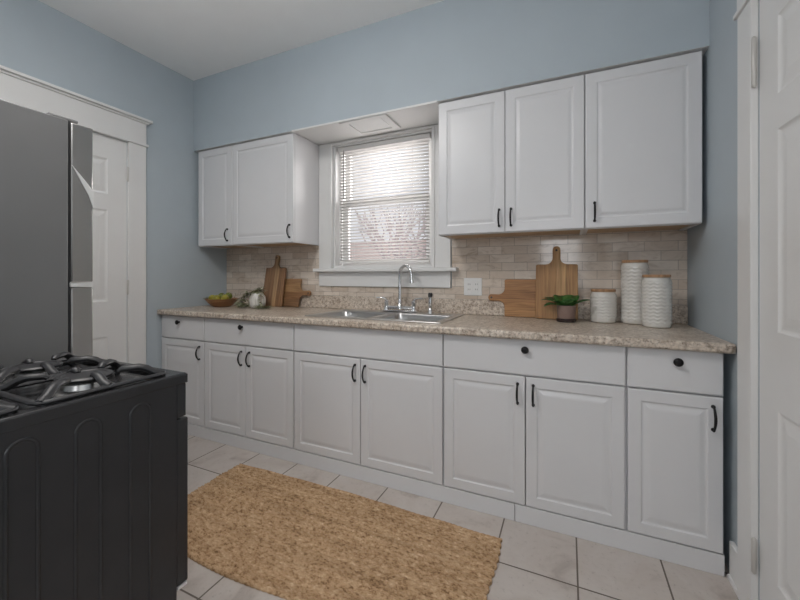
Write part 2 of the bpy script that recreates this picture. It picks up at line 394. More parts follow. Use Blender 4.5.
# ------------------------------------------------------------------ window over the sink
w1 = thing('window_1', (0, 0, 0), kind='structure')
bm = boxes((WX0, WX0+.018, B, B+.16, WZ0, WZ1), (WX1-.018, WX1, B, B+.16, WZ0, WZ1), (WX0+.018, WX1-.018, B, B+.16, WZ1-.018, WZ1), (WX0+.018, WX1-.018, B, B+.16, WZ0, WZ0+.02),
           (WX0+.018, WX0+.034, B+.05, B+.075, WZ0+.02, WZ1-.018), (WX1-.034, WX1-.018, B+.05, B+.075, WZ0+.02, WZ1-.018), (WX0+.034, WX1-.034, B+.05, B+.075, WZ1-.05, WZ1-.018))
obj('window_frame', bm, M['trim'], w1, bevel=.002)
def sash(name, z0, z1, y0, y1, st):
    a, b = WX0+.034, WX1-.034
    s = obj(name, cells([a, a+st, b-st, b], [y0, y1], [z0, z0+st, z1-st*.8, z1], {(1, 0, 1)}), M['trim'], w1, bevel=.003)
    obj('glass_pane', boxes((a+st, b-st, (y0+y1)/2-.002, (y0+y1)/2+.002, z0+st, z1-st*.8)), M['glass'], s)
sash('upper_sash', 1.715, WZ1-.02, B+.112, B+.145, .045)
sash('lower_sash', WZ0+.021, 1.755, B+.077, B+.110, .05)
bm = boxes((1.046, WX0, B-.024, B+.001, WZ0-.002, 2.204), (WX1, 2.128, B-.024, B+.001, WZ0-.002, 2.204), (WX0, WX1, B-.024, B+.001, WZ1-.004, 2.204),
           (WX0-.018, WX0, B-.034, B-.022, WZ0, WZ1), (WX1, WX1+.018, B-.034, B-.022, WZ0, WZ1))
obj('casing', bm, M['trim'], w1, bevel=.002)
obj('sill', boxes((1.02, 2.182, B-.072, B+.03, WZ0-.03, WZ0-.002)), M['trim'], w1, bevel=.006)
obj('apron', boxes((1.046, 2.128, B-.026, B-.001, 1.085, WZ0-.03)), M['trim'], w1, bevel=.003)
# rear window (behind the viewer), the source of the main daylight
w2 = thing('window_2', (0, 0, 0), kind='structure')
obj('window_frame', cells([2.2, 2.24, 3.21, 3.25], [YR-.13, YR-.05], [.85, .90, 1.52, 1.58, 2.20, 2.25], {(1, 0, 1), (1, 0, 3)}), M['trim'], w2)

# ------------------------------------------------------------------ tiled backsplash and its laminate upstand
bm = cells([.003, 1.040, 2.134, W-.003], [B-.010, B-.0005], [1.012, 1.083, 1.418], {(1, 0, 1)})
S('wall_tiles', bm, M['tile'])

# ------------------------------------------------------------------ base cabinets
ZT = .91
xA, xB, xC, xD, xF, xG = .006, .486, 1.292, 2.263, 3.075, 3.402
def pull(parent, x, z, yf, L=.098):
    bm = bmesh.new(); h = .026; n = 10
    pts = [(x, yf-.004-h*math.sin(PI*(.04+.92*i/n))**.8, z-L/2+L*i/n) for i in range(n+1)]
    tube(bm, pts, [.0037+.0016*math.sin(PI*i/n) for i in range(n+1)], 8, flat=1.0)
    for s in (-1, 1):
        lb = bmesh.new(); lathe(lb, [(.0075, 0), (.0075, .003), (.0055, .010)], 10)
        bmesh.ops.rotate(lb, verts=lb.verts[:], matrix=Matrix.Rotation(PI/2, 3, 'X')); bmesh.ops.translate(lb, verts=lb.verts[:], vec=(x, yf, z+s*(L/2-.004)))
        me = bpy.data.meshes.new('t'); lb.to_mesh(me); lb.free(); bm.from_mesh(me); bpy.data.meshes.remove(me)
    obj('handle', bm, M['bronze'], parent, smooth=50)
def knob(parent, x, z, yf):
    bm = bmesh.new(); lathe(bm, [(.008, 0), (.007, .010), (.010, .014), (.0165, .017), (.0175, .021), (.015, .025), (.010, .0275)], 20)
    R = Matrix.Rotation(PI/2, 3, 'X')
    bmesh.ops.rotate(bm, verts=bm.verts[:], matrix=R); bmesh.ops.translate(bm, verts=bm.verts[:], vec=(x, yf, z))
    k = obj('knob', bm, M['bronze'], parent, smooth=50)
def base_unit(x0, x1, label, drawer_knob, doors, sink=False):
    t = thing('base_cabinet', ((x0+x1)/2, .3, 0), label, 'cabinet', 'base cabinets under the worktop')
    def part(name, bm, m, parent=None, **k):
        bmesh.ops.translate(bm, verts=bm.verts[:], vec=(-(x0+x1)/2, -.3, 0)); return obj(name, bm, m, parent or t, **k)
    fz0, fz1 = .088, .869; th = .016
    bs = [(x0, x0+th, .022, .595, 0, fz1), (x1-th, x1, .022, .595, 0, fz1), (x0+th, x1-th, .585, .595, 0, fz1), (x0+th, x1-th, .022, .585, .09, .106)]
    if not sink: bs.append((x0+th, x1-th, .022, .585, fz1-.012, fz1))
    bs += [(x0+th, x0+.036, .022, .040, .106, fz1-.012), (x1-.036, x1-th, .022, .040, .106, fz1-.012), (x0+.036, x1-.036, .022, .040, .672, .718)]
    part('carcass', boxes(*bs), M['cab'])
    g = .003
    bm = bmesh.new(); panel_face(bm, x0+g, x1-g, .700, .867, 0, .020, DRWP)
    d = part('drawer_front' if drawer_knob else 'false_drawer_front', bm, M['cab'])
    if drawer_knob:
        kx = (x0+x1)/2; knob(d, kx-(x0+x1)/2, .823-.0, -.3) if False else None
        k = bmesh.new(); k.free()
        knob_at(d, drawer_knob-(x0+x1)/2, .822)
    for a, b, hx in doors:
        bm = bmesh.new(); panel_face(bm, a+g/2+.0005, b-g/2-.0005, fz0, .693, 0, .020, DOORP)
        dr = part('door', bm, M['cab'])
        pull(dr, hx-(x0+x1)/2, .611, -.3)
    return t
def knob_at(parent, x, z): knob(parent, x, z, -.3)
base_unit(xA, xB, 'narrow white base cabinet beside the blue left wall, one drawer over one door', .217, [(xA+.002, xB-.002, .437)])
base_unit(xB, xC, 'wide white base cabinet left of the sink unit, one drawer over two doors', .855, [(xB+.002, .886, .848), (.886, xC-.002, .920)])
base_unit(xC, xD, 'white double-door cabinet under the steel sink with a plain knobless top panel', None, [(xC+.002, 1.772, 1.737), (1.772, xD-.002, 1.803)], True)
base_unit(xD, xF, 'wide white base cabinet right of the sink unit, one knobbed drawer over two doors', 2.667, [(xD+.004, 2.667, 2.632), (2.667, xF-.004, 2.702)])
base_unit(xF, xG, 'narrow white base cabinet at the right end, beside the door casing', 3.251, [(xF+.003, xG-.002, 3.366)])
k1 = obj('toe_kick_board', boxes((.004, 2.618, .003, .020, 0, .082)), M['cab'], bevel=.002)
tag(k1, 'long white toe-kick board along the floor under the left four cabinets', 'toe kick')
k2 = obj('toe_kick_board', boxes((2.620, 3.403, .003, .020, 0, .082)), M['cab'], bevel=.002)
tag(k2, 'short white toe-kick board along the floor under the right end cabinets', 'toe kick')

# ------------------------------------------------------------------ worktop with sink cut-out, upstand
SX0, SX1, SY0, SY1 = 1.328, 2.232, .060, .555
wt = thing('worktop', (0, 0, 0), 'speckled beige granite-look worktop running wall to wall over the base cabinets', 'worktop')
obj('slab', cells([.002, SX0+.02, SX1-.02, W-.002], [-.032, SY0+.02, SY1-.02, B-.001], [.871, ZT], {(1, 1, 0)}), M['granite'], wt, bevel=.010, seg=3)
obj('upstand', boxes((.002, W-.002, B-.020, B-.0008, ZT+.0005, 1.011)), M['granite'], wt, bevel=.004)

# ------------------------------------------------------------------ sink
sk = thing('sink', ((SX0+SX1)/2, .305, ZT), 'stainless steel double-bowl sink set into the worktop below the window', 'sink')
ox, oy, oz = (SX0+SX1)/2, .305, ZT
def loc(bm): bmesh.ops.translate(bm, verts=bm.verts[:], vec=(-ox, -oy, -oz)); return bm
bx = [(SX0+.045, ox-.022), (ox+.022, SX1-.045)]; by0, by1 = SY0+.045, SY1-.115
bm = cells([SX0, bx[0][0], bx[0][1], bx[1][0], bx[1][1], SX1], [SY0, by0, by1, SY1], [ZT+.0005, ZT+.007], {(1, 1, 0), (3, 1, 0)})
obj('rim', loc(bm), M['steel'], sk, bevel=.004, seg=3)
for a, b in bx:
    bm = bmesh.new(); rings = []
    def rr(x0, x1, y0, y1, r, z):
        out = []
        for cx, cy, s in ((x1-r, y1-r, 0), (x0+r, y1-r, 1), (x0+r, y0+r, 2), (x1-r, y0+r, 3)):
            for k in range(6):
                t = PI/2*(s+k/5); out.append(bm.verts.new((cx+r*math.cos(t), cy+r*math.sin(t), z)))
        return out
    for ins, z, r in ((.0, ZT+.0045, .004), (.001, ZT-.002, .03), (.006, ZT-.06, .045), (.012, ZT-.145, .05), (.022, ZT-.163, .055), (.045, ZT-.170, .06)):
        rings.append(rr(a+ins, b-ins, by0+ins, by1-ins, r, z))
    for p, q in zip(rings, rings[1:]):
        for k in range(24): bm.faces.new((p[k], p[(k+1) % 24], q[(k+1) % 24], q[k]))
    bm.faces.new(rings[-1])
    bw = obj('bowl', loc(bm), M['steel'], sk, smooth=50)
    sm = bw.modifiers.new('gauge', 'SOLIDIFY'); sm.thickness = .0015; sm.offset = 1
    bm = bmesh.new(); lathe(bm, [(.042, 0), (.040, .003), (.030, .002), (.012, .003)], 24, ((a+b)/2, (by0+by1)/2, ZT-.1695))
    obj('drain', loc(bm), M['chrome'], bw, smooth=40)
# faucet on the rear deck
FZ = ZT+.0075; FY = .50
fa = thing('faucet', (1.793, FY, FZ), 'chrome gooseneck faucet with two lever handles on the back of the sink', 'faucet')
bm = bmesh.new(); tube(bm, [(-.125, 0, .006), (-.115, 0, .007), (.115, 0, .007), (.125, 0, .006)], [.018, .024, .024, .018], 14, flat=.30)
for x in (-.103, .103): lathe(bm, [(.021, .003), (.021, .012), (.017, .018), (.015, .050), (.017, .056), (.017, .074), (.010, .080)], 16, (x, 0, 0))
tube(bm, [(-.10, 0, .030), (.10, 0, .030)], .011, 12)
obj('base_bridge', bm, M['chrome'], fa, smooth=45)
bm = bmesh.new(); sd = Vector((.90, -.42, 0)).normalized(); R = .058; zt = .260
pts = [Vector((0, 0, z)) for z in (.02, .045, .05, .09, .15, .20, zt)]
rad = [.020, .018, .0135, .0125, .012, .0118, .0115]
for i in range(1, 11):
    t = PI*i/10*.97; pts.append(sd*(R-R*math.cos(t))+Vector((0, 0, zt+R*math.sin(t)))); rad.append(.0115)
e = pts[-1]; pts += [e+Vector((.002, -.001, -.02)), e+Vector((.004, -.002, -.040)), e+Vector((.004, -.002, -.0405)), e+Vector((.006, -.003, -.066))]; rad += [.0105, .011, .0145, .0145]
tube(bm, pts, rad, 14, up=Vector((.42, .9, 0)))
obj('gooseneck_spout', bm, M['chrome'], fa, smooth=50)
for s in (-1, 1):
    bm = bmesh.new(); x = s*.103
    tube(bm, [(x, 0, .080), (x+s*.015, -.003, .092), (x+s*.045, -.010, .097), (x+s*.072, -.016, .094)], [.009, .010, .008, .0065], 10, flat=.7)
    obj('lever_handle', bm, M['chrome'], fa, smooth=50)
sp = thing('sink_sprayer', (2.015, FY, FZ), 'chrome side sprayer standing upright to the right of the faucet', 'sprayer')
bm = bmesh.new(); lathe(bm, [(.024, 0), (.023, .008), (.016, .013), (.014, .030), (.011, .034)], 18); obj('base_collar', bm, M['chrome'], sp, smooth=40)
bm = bmesh.new(); lathe(bm, [(.010, .034), (.0125, .045), (.0145, .075), (.012, .095), (.013, .108)], 16); obj('wand', bm, M['chrome'], sp, smooth=50)
bm = bmesh.new(); lathe(bm, [(.013, .108), (.0155, .115), (.0155, .130), (.009, .136)], 16); tag(obj('spray_head', bm, M['gasket'], sp, smooth=50), 'dark spray head')

# ------------------------------------------------------------------ wall cabinets
UZ0, UZ1, UF = 1.408, 2.203, .2854
def wall_unit(x0, x1, label, doors):
    cx = (x0+x1)/2
    t = thing('wall_cabinet', (cx, .45, UZ0), label, 'cabinet', 'wall cabinets under the soffit')
    def part(name, bm, m, parent=None, **k):
        bmesh.ops.translate(bm, verts=bm.verts[:], vec=(-cx, -.45, -UZ0)); return obj(name, bm, m, parent or t, **k)
    part('carcass', boxes((x0, x0+.016, UF+.021, .606, UZ0, UZ1), (x1-.016, x1, UF+.021, .606, UZ0, UZ1), (x0+.016, x1-.016, .598, .606, UZ0+.012, UZ1), (x0+.016, x1-.016, UF+.021, .598, UZ1-.016, UZ1), (x0+.016, x1-.016, UF+.021, UF+.040, UZ0, UZ0+.030)), M['cab'])
    part('underside_board', boxes((x0+.016, x1-.016, UF+.040, .598, UZ0+.008, UZ0+.022)), M['tan'])
    for a, b, hx in doors:
        bm = bmesh.new(); panel_face(bm, a+.0015, b-.0015, UZ0+.003, UZ1-.006, UF, UF+.020, UPP)
        d = part('door', bm, M['cab']); pull(d, hx-cx, 1.491-UZ0, UF-.45)
wall_unit(.0415, .431, 'narrow white wall cabinet in the left corner beside the blue wall', [(.0415, .431, .384)])
wall_unit(.433, 1.043, 'wide single-door white wall cabinet left of the window', [(.433, 1.043, 1.012)])
wall_unit(2.142, 2.927, 'double-door white wall cabinet right of the window', [(2.142, 2.531, 2.499), (2.531, 2.927, 2.563)])
wall_unit(2.929, 3.410, 'single-door white wall cabinet at the right end of the row by the right wall', [(2.929, 3.410, 2.972)])

# ------------------------------------------------------------------ vent cover in the soffit underside
v = thing('vent_cover', (1.615, .405, 2.2072), 'flat white square vent cover in the soffit underside above the window', 'vent cover')
obj('frame', cells([-.175, -.125, .125, .175], [-.125, -.085, .085, .125], [-.014, 0], {(1, 1, 0)}), M['trim'], v, bevel=.003)
obj('panel', boxes((-.119, .119, -.079, .079, -.009, -.001)), M['white'], v)

# ------------------------------------------------------------------ blind
bl = thing('window_blind', (1.585, B+.028, WZ1-.02), 'white horizontal slat blind hanging in the window over the sink', 'blind')
bx0, bx1 = -.372, .372; ztop = 0; zbot = -(WZ1-.02-1.262)
obj('head_rail', boxes((bx0-.012, bx1+.012, -.018, .018, -.034, -.001)), M['blind'], bl, bevel=.003)
bm = bmesh.new(); n = 37; z1 = -.048; z0 = zbot+.022
for i in range(n):
    z = z1+(z0-z1)*i/(n-1); prev = None
    for k in range(5):
        u = -1+2*k/4; y = u*.0125*math.cos(.30); zz = z - u*.0125*math.sin(.30) + .0018*(1-u*u)
        row = [bm.verts.new((bx0, y, zz)), bm.verts.new((bx1, y, zz))]
        if prev: bm.faces.new((prev[0], prev[1], row[1], row[0]))
        prev = row
so = obj('slats', bm, M['blind'], bl, smooth=60); md = so.modifiers.new('gauge', 'SOLIDIFY'); md.thickness = .0006
obj('bottom_rail', boxes((bx0, bx1, -.013, .013, zbot-.004, zbot+.012)), M['blind'], bl, bevel=.003)
bm = bmesh.new(); tube(bm, [(bx0+.045, -.021, -.03), (bx0+.046, -.023, -.2), (bx0+.047, -.023, -.40)], .0042, 8); tag(obj('tilt_wand', bm, M['wand'], bl, smooth=50), 'grey tilt wand')
for x in (-.25, .25):
    for y in (-.0138, .0138):
        bm = bmesh.new(); tube(bm, [(x, y, -.03), (x, y, zbot)], .0008, 5); obj('ladder_cord', bm, M['blind'], bl)

# ------------------------------------------------------------------ outlet plate
op = thing('outlet_plate', (2.278, B-.0105, 1.094), 'white double wall plate on the tiles right of the sink', 'outlet')
obj('plate', boxes((-.060, .060, -.006, 0, -.058, .058)), M['white'], op, bevel=.003)
for x in (-.024, .024):
    r = obj('receptacle', boxes((x-.0165, x+.0165, -.009, -.0055, -.034, .034)), M['white'], op, bevel=.003)
    for a in (-.006, .006):
        for z in (-.017, .017): obj('slot', boxes((x+a-.0012, x+a+.0012, -.0095, -.0088, z-.005, z+.005)), M['slot'], r)

# ------------------------------------------------------------------ cutting boards
def arc(cx, cz, r, a0, a1, n=6): return [(cx+r*math.cos(math.radians(a0+(a1-a0)*i/n)), cz+r*math.sin(math.radians(a0+(a1-a0)*i/n))) for i in range(n+1)]
def board(name, w, h, hw, hl, th, mat, label, group=None, hole=True):
    """upright paddle board, foot at z=0, centred on x, back face on y=0"""
    r = .010; q = .040
    poly = arc(w/2-r, r, r, -90, 0) + arc(w/2-r, h-r, r, 0, 90)
    poly += arc(hw/2+q, h+q, q, 270, 180)[0:] + [(hw/2+.001, h+hl-.022-hw*.1)] + arc(0, h+hl-.020, .022, 15, 165, 8) + [(-hw/2-.001, h+hl-.022-hw*.1)]
    poly += arc(-hw/2-q, h+q, q, 0, -90) + arc(-w/2+r, h-r, r, 90, 180) + arc(-w/2+r, r, r, 180, 270)
    bm = bmesh.new(); prism(bm, poly, -th, 0)
    return poly, bm
def put_board(name, spec, mat, loc, tilt, yaw, roll, label, stripe=None):
    poly, bm = spec
    if roll: bmesh.ops.rotate(bm, verts=bm.verts[:], matrix=Matrix.Rotation(roll, 3, 'Y'))
    lo = min(v.co.z for v in bm.verts); cx = (min(v.co.x for v in bm.verts)+max(v.co.x for v in bm.verts))/2
    bmesh.ops.translate(bm, verts=bm.verts[:], vec=(0 if not roll else -cx, 0, -lo))
    o = obj(name, bm, mat, bevel=.003, seg=2)
    o.location = loc; o.rotation_euler = (-tilt, 0, yaw)
    return tag(o, label, 'cutting board', 'wooden cutting boards leaning on the backsplash')
def hang_ring(parent, x, z, th):
    bm = bmesh.new(); lathe(bm, [(.0065, -th-.0008), (.0065, .0008)], 14)
    bmesh.ops.rotate(bm, verts=bm.verts[:], matrix=Matrix.Rotation(-PI/2, 3, 'X')); bmesh.ops.translate(bm, verts=bm.verts[:], vec=(x, 0, z))
    obj('hanging_hole', bm, M['slot'], parent, smooth=40)
b1 = put_board('cutting_board', board('b', .230, .325, .042, .108, .020, None, None), M['board_tall'], (2.787, .546, ZT+.0005), .122, 0, 0, 'tall pale wooden paddle board standing upright right of the sink, behind the potted plant')
hang_ring(b1, 0, .325+.105-.020, .020)
b2 = put_board('cutting_board', board('b', .234, .28, .040, .10, .015, None, None), M['board_wide'], (2.573, .5845, ZT+.0005), .055, 0, -PI/2, 'wooden paddle board on its side, handle to the left, behind the tall pale board')
hang_ring(b2, -.170, .117, .015)
b3 = put_board('cutting_board', board('b', .212, .325, .040, .108, .018, None, None), M['board_stripe'], (.622, .523, ZT+.0005), .176, 0, 0, 'striped wooden paddle board standing upright left of the sink')
hang_ring(b3, 0, .325+.105-.020, .018)
b4 = put_board('cutting_board', board('b', .232, .24, .038, .105, .015, None, None), M['board_dark'], (.805, .558, ZT+.0005), .170, 0, PI/2, 'dark wooden paddle board on its side, handle to the right, behind the striped one')
hang_ring(b4, .152, .116, .015)

# ------------------------------------------------------------------ canisters
def canister(x, y, r, h, label, rows):
    t = thing('canister', (x, y, ZT+.0005), label, 'canister', 'cream ceramic canisters with wooden lids')
    bm = bmesh.new(); n = 128; prof = []
    prof += [(r*.80, .0), (r*.93, .002), (r*.985, .008), (r*.99, .016)]
    m = rows*6; z0, z1 = .018, h-.030
    for i in range(m+1): prof.append((r, z0+(z1-z0)*i/m))
    prof += [(r*.985, h-.026), (r*.93, h-.021), (r*.90, h-.017), (r*.90, h-.012)]
    def dim(th, i, z):
        if not z0 < z < z1: return 0
        u = th/(2*PI)*13; row = (z-z0)/(z1-z0)*rows; fu = (u % 1)-.5; fr = row % 1
        d = abs(fr-.5 - .42*(abs(fu)*2-.5))          # chevron leaf rows
        return .0044*max(0, 1-d*3.0)*(1-abs(fu)*1.2) - .0008
    lathe(bm, prof, n, fn=dim)
    obj('body', bm, M['ceramic'], t, smooth=60)
    bm = bmesh.new(); lathe(bm, [(r*.90, h-.0118), (r*.95, h-.0105), (r*.965, h-.008), (r*.965, h+.001), (r*.94, h+.003), (r*.3, h+.0032)], 40)
    obj('lid', bm, M['lid'], t, smooth=40)
canister(3.028, .512, .064, .180, 'smallest cream ceramic canister with a wooden lid, nearest the potted plant', 8)
canister(3.178, .522, .064, .338, 'tallest cream ceramic canister with a wooden lid, in the middle of the three', 15)
canister(3.255, .405, .063, .260, 'medium-height cream canister with a wooden lid, rightmost and in front of the tallest', 12)

# ------------------------------------------------------------------ potted plant
def leaf(bm, base, az, L, wd, rise, droop, n=7, fold=.25):
    d = Vector((math.cos(az), math.sin(az), 0)); s = Vector((-d.y, d.x, 0)); rows = []
    for i in range(n+1):
        u = i/n; c = Vector(base)+d*(L*u)+Vector((0, 0, rise*u-droop*u*u)); wv = wd*math.sin(PI*min(.98, u*.94+.05))**.75*.5
        rows.append([bm.verts.new(c-s*wv+Vector((0, 0, wv*fold))), bm.verts.new(c), bm.verts.new(c+s*wv+Vector((0, 0, wv*fold)))])
    for a, b in zip(rows, rows[1:]):
        bm.faces.new((a[0], a[1], b[1], b[0])); bm.faces.new((a[1], a[2], b[2], b[1]))
pp = thing('potted_plant', (2.840, .448, ZT+.0005), 'small green leafy plant in a mauve pot in front of the tall board', 'potted plant')
bm = bmesh.new(); lathe(bm, [(.047, 0), (.051, .004), (.052, .014), (.049, .018), (.030, .0165)], 32); tag(obj('saucer', bm, M['potbase'], pp, smooth=40), 'dark glossy saucer')
bm = bmesh.new(); lathe(bm, [(.043, .0182), (.046, .022), (.049, .084), (.0495, .092), (.046, .092), (.044, .074), (.020, .073)], 32); obj('pot', bm, M['pot'], pp, smooth=40)
bm = bmesh.new(); lathe(bm, [(.040, .0745), (.025, .078), (.004, .079)], 20); obj('soil', bm, M['soil'], pp, smooth=60)
for az, L, wd, ri, dr in ((-1.2, .065, .080, .075, .02), (-2.2, .085, .075, .075, .03), (3.0, .120, .085, .105, .065), (2.75, .115, .075, .100, .045), (3.7, .12, .070, .075, .065), (-.35, .115, .045, .085, .035), (.2, .110, .045, .090, .040), (1.35, .070, .100, .075, .005), (1.9, .075, .095, .070, .005), (2.3, .08, .07, .085, .015), (-1.7, .070, .085, .065, .02), (.7, .07, .07, .080, .01)):
    bm = bmesh.new(); leaf(bm, (.012*math.cos(az), .012*math.sin(az), .076), az, L, wd, ri, dr)
    o = obj('leaf', bm, M['leaf'], pp, smooth=80); md = o.modifiers.new('t', 'SOLIDIFY'); md.thickness = .001

# ------------------------------------------------------------------ fruit bowl
BX, BY = .232, .36
fb = thing('fruit_bowl', (BX, BY, ZT+.0005), 'shallow turned wooden bowl of green fruit on the worktop by the left wall', 'bowl')
bm = bmesh.new(); lathe(bm, [(.062, 0), (.070, .004), (.082, .012), (.105, .034), (.122, .056), (.128, .064), (.124, .066), (.100, .042), (.072, .020), (.030, .014)], 40)
obj('bowl_shell', bm, M['bowl'], fb, smooth=35)
def fruit(name, x, y, z, r, ax, mat, label, cat):
    bm = bmesh.new()
    prof = []
    for i in range(13):
        t = PI*i/12; rr = r*math.sin(t); zz = -r*1.12*math.cos(t)
        if name == 'pear' and zz > 0: rr *= 1-.35*(zz/r)**1.2*.6; zz *= 1.25
        prof.append((max(rr, .0015), zz))
    lathe(bm, prof, 18)
    o = obj(name, bm, mat, smooth=60); o.location = (x, y, z); o.rotation_euler = ax
    tag(o, label, cat, 'green fruit in the wooden bowl')
    s = bmesh.new(); top = prof[-1][1]; tube(s, [(0, 0, top-.002), (.001, 0, top+.006), (.003, 0, top+.012)], .0016, 6); obj('stem', s, M['bark'], o, smooth=50)
z = ZT
fruit('pear', BX-.055, BY-.045, z+.068, .031, (1.1, .3, .4), M['pear'], 'yellow-green pear at the left front of the wooden bowl', 'pear')
fruit('pear', BX+.010, BY-.058, z+.069, .031, (.9, 1.2, .2), M['pear'], 'yellow-green pear at the front middle of the wooden bowl', 'pear')
fruit('pear', BX+.066, BY-.025, z+.072, .031, (1.2, -.6, 1.4), M['pear'], 'yellow-green pear at the right of the wooden bowl', 'pear')
fruit('lime', BX-.028, BY+.020, z+.082, .030, (.4, 1.0, .1), M['lime'], 'dark green lime at the back left of the wooden bowl', 'lime')
fruit('lime', BX+.036, BY+.034, z+.086, .030, (1.0, .2, .9), M['lime'], 'dark green lime at the back right of the wooden bowl', 'lime')
bm = bmesh.new()
for az, L, r in ((3.4, .085, .02), (3.0, .075, .03), (3.75, .06, .015)): leaf(bm, (0, 0, 0), az, L, .03, r, .025)
lf = obj('leaf_sprig', bm, M['sage'], smooth=80); lf.location = (BX-.085, BY-.03, ZT+.066); tag(lf, 'small green leaf sprig sticking out over the left rim of the wooden bowl', 'leaves')

# ------------------------------------------------------------------ ribbed vase and greenery
vs = thing('vase', (.600, .385, ZT+.0005), 'small white ribbed ceramic vase in front of the striped board', 'vase')
bm = bmesh.new()
lathe(bm, [(.040, 0), (.050, .004), (.058, .030), (.060, .062), (.056, .090), (.046, .108), (.044, .116), (.041, .116), (.042, .106), (.050, .086), (.050, .02), (.02, .012)], 72, fn=lambda t, i, z: (.0036*math.cos(16*t) if i in (2, 3, 4) else 0))
obj('body', bm, M['ceramic'], vs, smooth=60)
gr = thing('leaf_garland', (.600, .385, ZT), 'sage green leaf garland draped over the small white vase and onto the worktop', 'garland')
rnd = random.Random(3)
path = []
def spray(bm, stemb, pts, k, spread, L):
    tube(stemb, pts, .0018, 6)
    for _ in range(k):
        a, b = rnd.choice(list(zip(pts, pts[1:]))); u = rnd.random(); p = Vector(a).lerp(Vector(b), u)
        off = Vector((rnd.uniform(-1, 1), rnd.uniform(-1, 1), rnd.uniform(-.2, 1)))*spread*rnd.random()
        q = p+off; q.z = max(q.z, .007)
        ri = rnd.uniform(-.004, .02)
        leaf(bm, q, rnd.uniform(0, 2*PI), L*rnd.uniform(.7, 1.3), L*.5, ri, min(.012, max(0, ri+q.z-.003)), 4)
lb, sb = bmesh.new(), bmesh.new()
spray(lb, sb, [(-.16, -.03, .010), (-.13, -.05, .030), (-.09, -.045, .075), (-.05, -.03, .112), (-.01, .0, .130), (.03, -.01, .128)], 230, .034, .036)
spray(lb, sb, [(-.16, -.04, .010), (-.10, -.06, .018), (-.06, -.06, .010)], 90, .030, .034)
spray(lb, sb, [(.03, .0, .128), (.06, -.03, .10), (.072, -.045, .06), (.08, -.05, .012)], 26, .012, .026)
spray(lb, sb, [(.06, -.06, .010), (.10, -.055, .010), (.145, -.045, .010)], 90, .020, .030)
spray(lb, sb, [(-.022, -.062, .11), (-.026, -.070, .07), (-.022, -.072, .03)], 12, .006, .020)
obj('stems', sb, M['bark'], gr); lo = obj('leaves', lb, M['sage'], gr, smooth=80)

# ------------------------------------------------------------------ jute rug
bm = bmesh.new()
RX0, RX1, RY0, RY1 = 1.012, 2.585, -.785, -.150
nx, ny = 520, 184; rowp = .0205; st = .026
G = []
for j in range(ny+1):
    r = []
    for i in range(nx+1):
        u, v = i/nx, j/ny; x = RX0+(RX1-RX0)*u; y = RY0+(RY1-RY0)*v
        row = v*(RY1-RY0)/rowp; k = math.floor(row); fr = row-k
        sgn = 1 if k % 2 else -1
        ph = (x + sgn*(fr-.5)*rowp*.9 + (k*7919 % 13)/13*st)/st
        h = .0092*math.sqrt(max(0, 1-(2*fr-1)**2*.96))*(.40+.60*math.sqrt(abs(math.sin(PI*ph))))
        wob = .010*math.sin(x*4.1+.8)+.005*math.sin(x*11.3)
        e = .0035*math.sin(y*2*PI/(rowp*2)) + .004*math.sin(y*17)
        back = .010*math.sin(PI*min(1, max(0, (x-RX0)/1.45)))*v
        front = .012*math.sin(x*7)*(1-v)
        edge = (.0022*abs(math.sin(PI*ph)) if j in (0, ny) else 0)*(1 if j else -1)
        r.append(bm.verts.new((x+e*(1 if u > .5 else -1)*abs(2*u-1)**6, y+wob*(v-.5)*.6+back+front+edge, .0035+h+.0012*math.sin(x*23+k))))
    G.append(r)
for j in range(ny):
    for i in range(nx): bm.faces.new((G[j][i], G[j][i+1], G[j+1][i+1], G[j+1][i]))
border = [G[0][i] for i in range(nx+1)] + [G[j][nx] for j in range(1, ny+1)] + [G[ny][i] for i in range(nx-1, -1, -1)] + [G[j][0] for j in range(ny-1, 0, -1)]
low = [bm.verts.new((v.co.x, v.co.y, .0006)) for v in border]
for i in range(len(border)):
    j = (i+1) % len(border); bm.faces.new((border[i], border[j], low[j], low[i]))
rug = obj('rug', bm, M['jute'], smooth=70); tag(rug, 'rectangular woven jute rug on the tiled floor in front of the sink cabinets', 'rug')

# ------------------------------------------------------------------ stove
stx0, stx1 = 1.375, 1.880; syf, syb = -1.158, -1.790
stv = thing('stove', ((stx0+stx1)/2, (syf+syb)/2, 0), 'black freestanding gas stove in the left foreground beside the refrigerator', 'stove')
SO = Vector(((stx0+stx1)/2, (syf+syb)/2, 0))
def sp_(name, bm, m, parent=None, **k):
    bmesh.ops.translate(bm, verts=bm.verts[:], vec=-SO); return obj(name, bm, m, parent or stv, **k)
sp_('body', boxes((stx0+.012, stx1-.012, syb, syf, .055, .870)), M['stove'])
for s in (0, 1):
    bm = bmesh.new(); xa, xb = (stx1-.012, stx1) if s else (stx0, stx0+.012)
    box(bm, xa, xb, syb, syf, .050, .880); xs = xb if s else xa
    for yc in (-1.252, -1.3615, -1.471, -1.5805, -1.690):
        hw = .0235; z0, z1 = .215, .826; pts = []
        for i in range(11): t = PI*i/10; pts.append((xs-.0005*(1 if s else -1), yc+hw*math.cos(t), z1+hw*math.sin(t)))
        for z in (.7, .58, .46, .34): pts.append((xs-.0005*(1 if s else -1), yc-hw, z))
        for i in range(11): t = PI+PI*i/10; pts.append((xs-.0005*(1 if s else -1), yc+hw*math.cos(t), z0+hw*math.sin(t)))
        for z in (.34, .46, .58, .7): pts.append((xs-.0005*(1 if s else -1), yc+hw, z))
        tube(bm, pts, .0042, 8, closed=True, up=Vector((1, 0, 0)))
    sp_('side_panel', bm, M['stove'], bevel=.002, smooth=35)
